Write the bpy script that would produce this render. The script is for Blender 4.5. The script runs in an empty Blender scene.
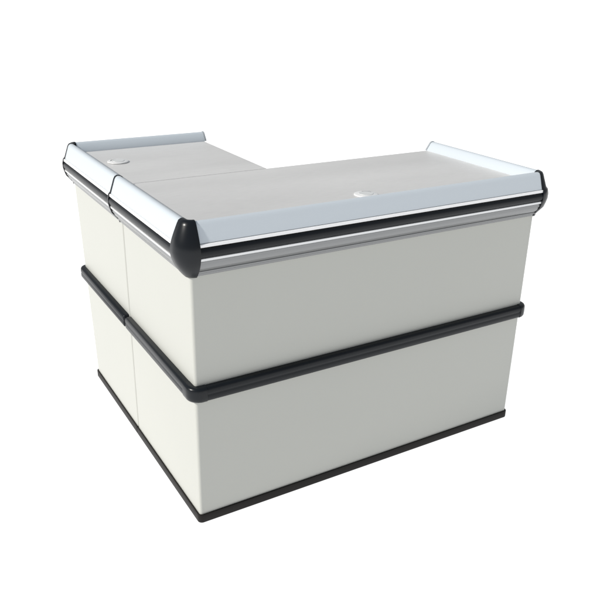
import bpy, bmesh, math
from mathutils import Vector
C=bpy.context.scene.collection
L,W,D,E=1.160,.4867,.513,.522
D2=D+E
HT=.845; HB=.412; GAP=.004
# ---------------------------------------------------------------- materials
def mat(name,col,rough=.5,metal=0.,coat=0.,noise=None,bump=None,spec=.5,broad=None):
    m=bpy.data.materials.new(name); m.use_nodes=True; nt=m.node_tree; b=nt.nodes['Principled BSDF']
    b.inputs['Base Color'].default_value=(*col,1); b.inputs['Roughness'].default_value=rough
    b.inputs['Metallic'].default_value=metal; b.inputs['Coat Weight'].default_value=coat
    b.inputs['Specular IOR Level'].default_value=spec
    tc=nt.nodes.new('ShaderNodeTexCoord')
    def nz(scale,vec,detail=6,rg=.65):
        mp=nt.nodes.new('ShaderNodeMapping'); mp.inputs['Scale'].default_value=vec
        nt.links.new(tc.outputs['Object'],mp.inputs['Vector'])
        n=nt.nodes.new('ShaderNodeTexNoise'); n.inputs['Scale'].default_value=scale; n.inputs['Detail'].default_value=detail; n.inputs['Roughness'].default_value=rg
        nt.links.new(mp.outputs['Vector'],n.inputs['Vector']); return n
    if noise:
        scale,vec,c0,c1,r0,r1=noise
        n=nz(scale,vec)
        r=nt.nodes.new('ShaderNodeValToRGB'); r.color_ramp.elements[0].position=.3; r.color_ramp.elements[1].position=.7
        r.color_ramp.elements[0].color=(*c0,1); r.color_ramp.elements[1].color=(*c1,1)
        nt.links.new(n.outputs['Fac'],r.inputs['Fac']); out=r.outputs['Color']
        if broad:
            n2=nz(broad[0],broad[1],2,.4)
            mr2=nt.nodes.new('ShaderNodeMapRange'); mr2.inputs['From Min'].default_value=.3; mr2.inputs['From Max'].default_value=.7
            mr2.inputs['To Min'].default_value=broad[2]; mr2.inputs['To Max'].default_value=broad[3]
            nt.links.new(n2.outputs['Fac'],mr2.inputs['Value'])
            mx=nt.nodes.new('ShaderNodeVectorMath'); mx.operation='SCALE'
            nt.links.new(out,mx.inputs[0]); nt.links.new(mr2.outputs['Result'],mx.inputs['Scale']); out=mx.outputs[0]
        nt.links.new(out,b.inputs['Base Color'])
        mr=nt.nodes.new('ShaderNodeMapRange'); mr.inputs['To Min'].default_value=r0; mr.inputs['To Max'].default_value=r1
        nt.links.new(n.outputs['Fac'],mr.inputs['Value']); nt.links.new(mr.outputs['Result'],b.inputs['Roughness'])
    if bump:
        sc,vec,st,dist=bump
        n=nz(sc,vec,3,.5)
        bp=nt.nodes.new('ShaderNodeBump'); bp.inputs['Strength'].default_value=st; bp.inputs['Distance'].default_value=dist
        nt.links.new(n.outputs['Fac'],bp.inputs['Height']); nt.links.new(bp.outputs['Normal'],b.inputs['Normal'])
    return m
cream=mat('cream_painted_steel',(.5,.51,.46),.42,noise=(1.6,(1,1,1),(.490,.496,.462),(.504,.510,.475),.38,.48),bump=(3,(1,1,.6),.08,.01))
steel=mat('brushed_steel',(.6,.6,.6),.4,metal=.2,noise=(22,(1,34,34),(.70,.69,.68),(.82,.81,.80),.34,.46),bump=(60,(1,26,26),.06,.0006),broad=(2.0,(.6,2.2,1),.93,1.05))
alum=mat('pale_anodised_aluminium',(.68,.735,.785),.3,metal=.12)
line=mat('polished_aluminium_edge',(.95,.95,.96),.25)
silver=mat('silver_aluminium',(.24,.245,.25),.24,metal=.6)
silver2=mat('bright_silver_aluminium',(.72,.73,.74),.28,metal=.4)
black=mat('black_rubber',(.004,.006,.009),.34,bump=(120,(1,1,1),.05,.0006),spec=.26)
gloss=mat('black_plastic_cap',(.004,.006,.009),.28,spec=.32)
kick=mat('black_kick_strip',(.009,.0075,.0065),.5,spec=.22)
white=mat('white_plastic',(.80,.80,.80),.4)
greyp=mat('grey_plastic',(.70,.71,.71),.4)
endm=mat('grey_end_plate',(.42,.45,.48),.4)
# ---------------------------------------------------------------- builders
def link(name,bm,m,parent=None,smooth=None):
    bmesh.ops.recalc_face_normals(bm,faces=bm.faces)
    me=bpy.data.meshes.new(name); bm.to_mesh(me); bm.free(); me.materials.append(m)
    if smooth is not None:
        for p in me.polygons: p.use_smooth=True
        me.set_sharp_from_angle(angle=math.radians(smooth))
    o=bpy.data.objects.new(name,me); C.objects.link(o); o.parent=parent
    return o
def rounded(pts,R,n=8):
    """open polyline with its inner corners rounded -> (point, outward normal); outward is to the right of travel"""
    out=[]
    P=[Vector(p) for p in pts]
    def nr(d): return Vector((d.y,-d.x))
    for i,p in enumerate(P):
        if i==0:
            d=(P[1]-p).normalized(); out.append((p,nr(d)))
        elif i==len(P)-1:
            d=(p-P[i-1]).normalized(); out.append((p,nr(d)))
        else:
            a=(p-P[i-1]).normalized(); b=(P[i+1]-p).normalized()
            c=p-a*R+b*R
            if (P[i-1]-p).length>R+.02: out.append((c+nr(a)*R-a*.001,nr(a)))
            for k in range(n+1):
                t=k/n*math.pi/2
                nn=nr(a)*math.cos(t)+nr(b)*math.sin(t)
                out.append((c+nn*R,nn))
            if (P[i+1]-p).length>R+.02: out.append((c+nr(b)*R+b*.001,nr(b)))
    return out
def sweep(path,prof,ends=0):
    """prof: closed list of (outward, z); ends>0 rounds both ends over that length"""
    bm=bmesh.new(); rings=[]
    st=[(p,n,1.) for p,n in path]
    if ends:
        zc=sum(q[1] for q in prof)/len(prof)
        def cap(p,n,d):
            return [(p+d*ends*math.sin(t),n,max(math.cos(t),.15)) for t in [math.radians(a) for a in (20,40,58,72,84)]]
        d0=(path[0][0]-path[1][0]).normalized(); d1=(path[-1][0]-path[-2][0]).normalized()
        st=cap(path[0][0],path[0][1],d0)[::-1]+st+cap(path[-1][0],path[-1][1],d1)
    for p,n,s in st:
        ring=[]
        for o,z in prof:
            if s<1: o=o*(.25+.75*s) if o>0 else o; z=zc+(z-zc)*(.35+.65*s)
            q=p+n*o; ring.append(bm.verts.new((q.x,q.y,z)))
        rings.append(ring)
    k=len(prof)
    for a,b in zip(rings,rings[1:]):
        for i in range(k): bm.faces.new((a[i],a[(i+1)%k],b[(i+1)%k],b[i]))
    bm.faces.new(rings[0]); bm.faces.new(rings[-1])
    return bm
def prism(poly,z0,z1,bev=0,bottom=None):
    bm=bmesh.new(); lo=bottom or poly
    a=[bm.verts.new((x,y,z0)) for x,y in lo]; b=[bm.verts.new((x,y,z1)) for x,y in poly]
    n=len(poly)
    for i in range(n): bm.faces.new((a[i],a[(i+1)%n],b[(i+1)%n],b[i]))
    bm.faces.new(a); t=bm.faces.new(b)
    if bev: bmesh.ops.bevel(bm,geom=list(t.edges),offset=bev,segments=2,affect='EDGES')
    return bm
R=.014; RB=.008
RIM=[(-.022,.840),(-.022,.848),(-.007,.870),(-.001,.8742),(.006,.875),(.012,.872),(.0155,.866),(.0285,.829),(.0298,.8265),(.026,.8255),(.0,.8255),(0,.83)]
LINE=[(.004,.8250),(.0325,.8250),(.0345,.8235),(.0345,.8175),(.0325,.8165),(.004,.8165)]
STRIP=[(.004,.8150),(.030,.8150),(.0345,.814),(.0375,.810),(.0385,.803),(.0375,.7965),(.0345,.7925),(.030,.7915),(.004,.7915)]
LOW2=[(.004,.7905),(.032,.7905),(.0345,.789),(.0345,.7835),(.0325,.782),(.004,.782)]
LOW=[(.004,.7815),(.0295,.7815),(.0305,.780),(.0305,.7725),(.028,.7715),(.0275,.769),(.0245,.7615),(.0195,.7555),(.0145,.7515),(.0135,.7512),(.0145,.7500),(.0145,.7465),(.0115,.7445),(.0095,.7440),(.0095,.739),(.0065,.737),(.001,.737),(.001,.745)]
CAP=[(-.0235,.842),(-.0235,.849),(-.012,.867),(-.005,.875),(.001,.8785),(.007,.8785),(.0135,.8750),(.0180,.867),(.0250,.851),(.0315,.835),(.0365,.820),(.0392,.803),(.0375,.789),(.0335,.775),(.028,.7625),(.020,.7500),(.0135,.741),(.008,.7345),(.002,.7335),(.0015,.80)]
h=.0205
BUMP=[(.0005,HB-h),(.012,HB-h),(.0165,HB-h+.002),(.019,HB-h+.0065),(.0195,HB-.006),(.0190,HB-.0025),(.0180,HB),(.0190,HB+.0025),(.0195,HB+.006),(.019,HB+h-.0065),(.0165,HB+h-.002),(.012,HB+h),(.0005,HB+h)]
g=.0217
BCAP=[(.0004,HB-g),(.012,HB-g),(.0175,HB-g+.0025),(.0202,HB-g+.007),(.0208,HB-.006),(.0208,HB+.006),(.0202,HB+g-.007),(.0175,HB+g-.0025),(.012,HB+g),(.0004,HB+g)]
KICK=[(.0005,.001),(.005,.001),(.0055,.003),(.0055,.024),(.0045,.026),(.0005,.026)]
PLATE=[(-.0235,.8455),(-.0235,.849),(-.0075,.872),(-.001,.876),(.006,.8768),(.013,.8735),(.017,.867),(.030,.830),(.036,.8235),(.0393,.81),(.0393,.796),(.036,.782),(.0315,.768),(.0205,.7545),(.011,.743),(.010,.7365),(.001,.7362),(.001,.8455)]
def disc(name,x,y,prof,m,parent,n=48):
    bm=bmesh.new()
    rings=[[bm.verts.new((x+r*math.cos(2*math.pi*i/n),y+r*math.sin(2*math.pi*i/n),HT+z)) for i in range(n)] for r,z in prof]
    for a,b in zip(rings,rings[1:]):
        for i in range(n): bm.faces.new((a[i],a[(i+1)%n],b[(i+1)%n],b[i]))
    bm.faces.new(rings[0]); bm.faces.new(rings[-1])
    return link(name,bm,m,parent,40)
def grommet(x,y,parent,rz):
    disc('cable_grommet',x,y,[(.0345,.0004),(.0335,.0030),(.031,.0040),(.004,.0040)],white,parent)
    disc('grommet_cover',x,y,[(.021,.0042),(.0205,.0050),(.004,.0050)],greyp,parent)
    bm=bmesh.new(); n=14
    a=[(math.cos(rz+t),math.sin(rz+t)) for t in [(-.6+1.2*i/n) for i in range(n+1)]]
    lo=[bm.verts.new((x+c*.0215,y+s*.0215,HT+.0044)) for c,s in a]
    hi=[bm.verts.new((x+c*.0245,y+s*.0245,HT+.0044)) for c,s in a]
    for i in range(n): bm.faces.new((lo[i],hi[i],hi[i+1],lo[i+1]))
    link('cable_slot',bm,kick,parent)
# ---------------------------------------------------------------- the counter
root=bpy.data.objects.new('checkout_counter',None); C.objects.link(root)
root['label']='cream L-shaped checkout counter with brushed steel top and black bumper strips on the white floor'
root['category']='checkout counter'
# long front cabinet: travel goes down the left side, along the front, up the right side
upath=lambda r,e=0:rounded([(0,D-e),(0,0),(L,0),(L,D-e)],r)
pm=upath(R)
SB=.005   # soft rolled edge of the panels at the joint
fp=[(SB,D)]+[(SB-SB*math.sin(t),D-SB+SB*math.cos(t)) for t in (.5,1.0,1.5708)]+[(0,D-SB-.001)]+[(p.x,p.y) for p,n in upath(RB)][1:]
main=link('front_cabinet',prism(fp,.008,.838),cream,root,30)
ins=.004
link('countertop',prism([(ins,ins),(L-ins,ins),(L-ins,D+.003),(ins,D+.003)],.8385,HT,.0018),steel,main)
link('rim_rail',sweep(pm,RIM),alum,main,35)
link('bright_edge',sweep(pm,LINE),line,main,35)
link('rail_strip',sweep(pm,STRIP),black,main,40)
link('bright_edge',sweep(pm,LOW2),silver2,main,35)
link('lower_trim',sweep(pm,LOW),silver,main,28)
link('bumper_strip',sweep(upath(.016,.010),BUMP,ends=.007),black,main,50)
link('kick_strip',sweep(upath(RB),KICK),kick,main,40)
link('corner_cap',sweep(rounded([(0,.026),(0,0),(.0142,0)],R,12),CAP),gloss,main,60)
link('corner_cap',sweep(rounded([(L-.0142,0),(L,0),(L,.0145)],R,12),PLATE),gloss,main,60)
link('bumper_corner',sweep(rounded([(0,.036),(0,0),(.026,0)],.016),BCAP,ends=.002),gloss,main,45)
link('bumper_corner',sweep(rounded([(L-.017,0),(L,0),(L,.03)],.016),BCAP,ends=.002),gloss,main,45)
link('end_cap',sweep([(Vector((0,D+.001)),Vector((-1,0))),(Vector((0,D-.006)),Vector((-1,0)))],PLATE),gloss,main,35)
link('end_plate',sweep([(Vector((L,D+.0005)),Vector((1,0))),(Vector((L,D+.0065)),Vector((1,0)))],PLATE),endm,main,35)
grommet(.582,.104,main,.9)
# short side cabinet
Y0=D+GAP
def spath(y0,yb,x1=W,r=R): return rounded([(x1,yb),(0,yb),(0,y0)],r)
roll=[(0,Y0+SB+.001)]+[(SB-SB*math.cos(t),Y0+SB-SB*math.sin(t)) for t in (0,.5,1.0,1.5708)]
ftop=[(p.x,p.y) for p,n in spath(Y0,D2+.024,W,RB)][:-1]+roll+[(W,Y0)]
fbot=[(p.x,p.y) for p,n in spath(Y0,D2-.064,W,RB)][:-1]+roll+[(W,Y0)]
side=link('side_cabinet',prism(ftop,.008,.838,bottom=fbot),cream,root,30)
link('countertop',prism([(ins,D+.0065),(W,D+.0065),(W,D2-ins),(ins,D2-ins)],.8385,HT-.001,.0018),steel,side)
psr=spath(Y0+.001,D2)
link('rim_rail',sweep(psr,RIM),alum,side,35)
link('bright_edge',sweep(psr,LINE),line,side,35)
link('rail_strip',sweep(psr,STRIP),black,side,40)
link('bright_edge',sweep(psr,LOW2),silver2,side,35)
link('lower_trim',sweep(psr,LOW),silver,side,28)
link('bumper_strip',sweep(spath(Y0+.008,D2-.018,W-.02,.016),BUMP,ends=.007),black,side,50)
link('kick_strip',sweep(spath(Y0,D2-.062,W,RB),KICK),kick,side,40)
link('corner_cap',sweep(rounded([(.0145,D2),(0,D2),(0,D2-.0142)],R,12),PLATE),gloss,side,60)
link('end_plate',sweep([(Vector((W+.0005,D2)),Vector((0,1))),(Vector((W+.0065,D2)),Vector((0,1)))],PLATE),endm,side,35)
grommet(.091,.813,side,2.2)
# ---------------------------------------------------------------- floor
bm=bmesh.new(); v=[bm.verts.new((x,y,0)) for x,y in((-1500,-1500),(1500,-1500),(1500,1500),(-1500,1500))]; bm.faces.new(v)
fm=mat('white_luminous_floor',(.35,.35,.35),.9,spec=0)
b=fm.node_tree.nodes['Principled BSDF']; b.inputs['Emission Color'].default_value=(1,1,1,1); b.inputs['Emission Strength'].default_value=.98  # added floor glow: washes out the counter's shadow and lights its sides from below
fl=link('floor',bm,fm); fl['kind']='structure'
# ---------------------------------------------------------------- light
w=bpy.data.worlds.new('World'); bpy.context.scene.world=w; w.use_nodes=True; nt=w.node_tree
bg=nt.nodes['Background']; tc=nt.nodes.new('ShaderNodeTexCoord'); sp=nt.nodes.new('ShaderNodeSeparateXYZ'); cr=nt.nodes.new('ShaderNodeValToRGB')
nt.links.new(tc.outputs['Generated'],sp.inputs[0]); nt.links.new(sp.outputs['Z'],cr.inputs['Fac']); nt.links.new(cr.outputs['Color'],bg.inputs['Color'])
cr.color_ramp.elements[0].position=0; cr.color_ramp.elements[0].color=(1,1,1,1)
cr.color_ramp.elements[1].position=.9; cr.color_ramp.elements[1].color=(.78,.88,1,1)
bg.inputs['Strength'].default_value=.40
s=bpy.data.lights.new('sun','SUN'); s.energy=3.3; s.angle=math.radians(3); s.color=(1,.965,.905)
so=bpy.data.objects.new('sun',s); C.objects.link(so); so.rotation_euler=Vector((-1,.10,.75)).to_track_quat('Z','Y').to_euler()
# ---------------------------------------------------------------- camera
cam=bpy.data.cameras.new('camera'); co=bpy.data.objects.new('camera',cam); C.objects.link(co)
co.location=(-.6297,-1.5709,1.3888); co.rotation_euler=(1.1681,-.0181,-.5311); cam.lens=36*744.28/600; cam.clip_end=3000
cam.shift_y=.003
sc=bpy.context.scene; sc.camera=co
sc.view_settings.view_transform='Standard'; sc.view_settings.look='None'; sc.view_settings.exposure=0
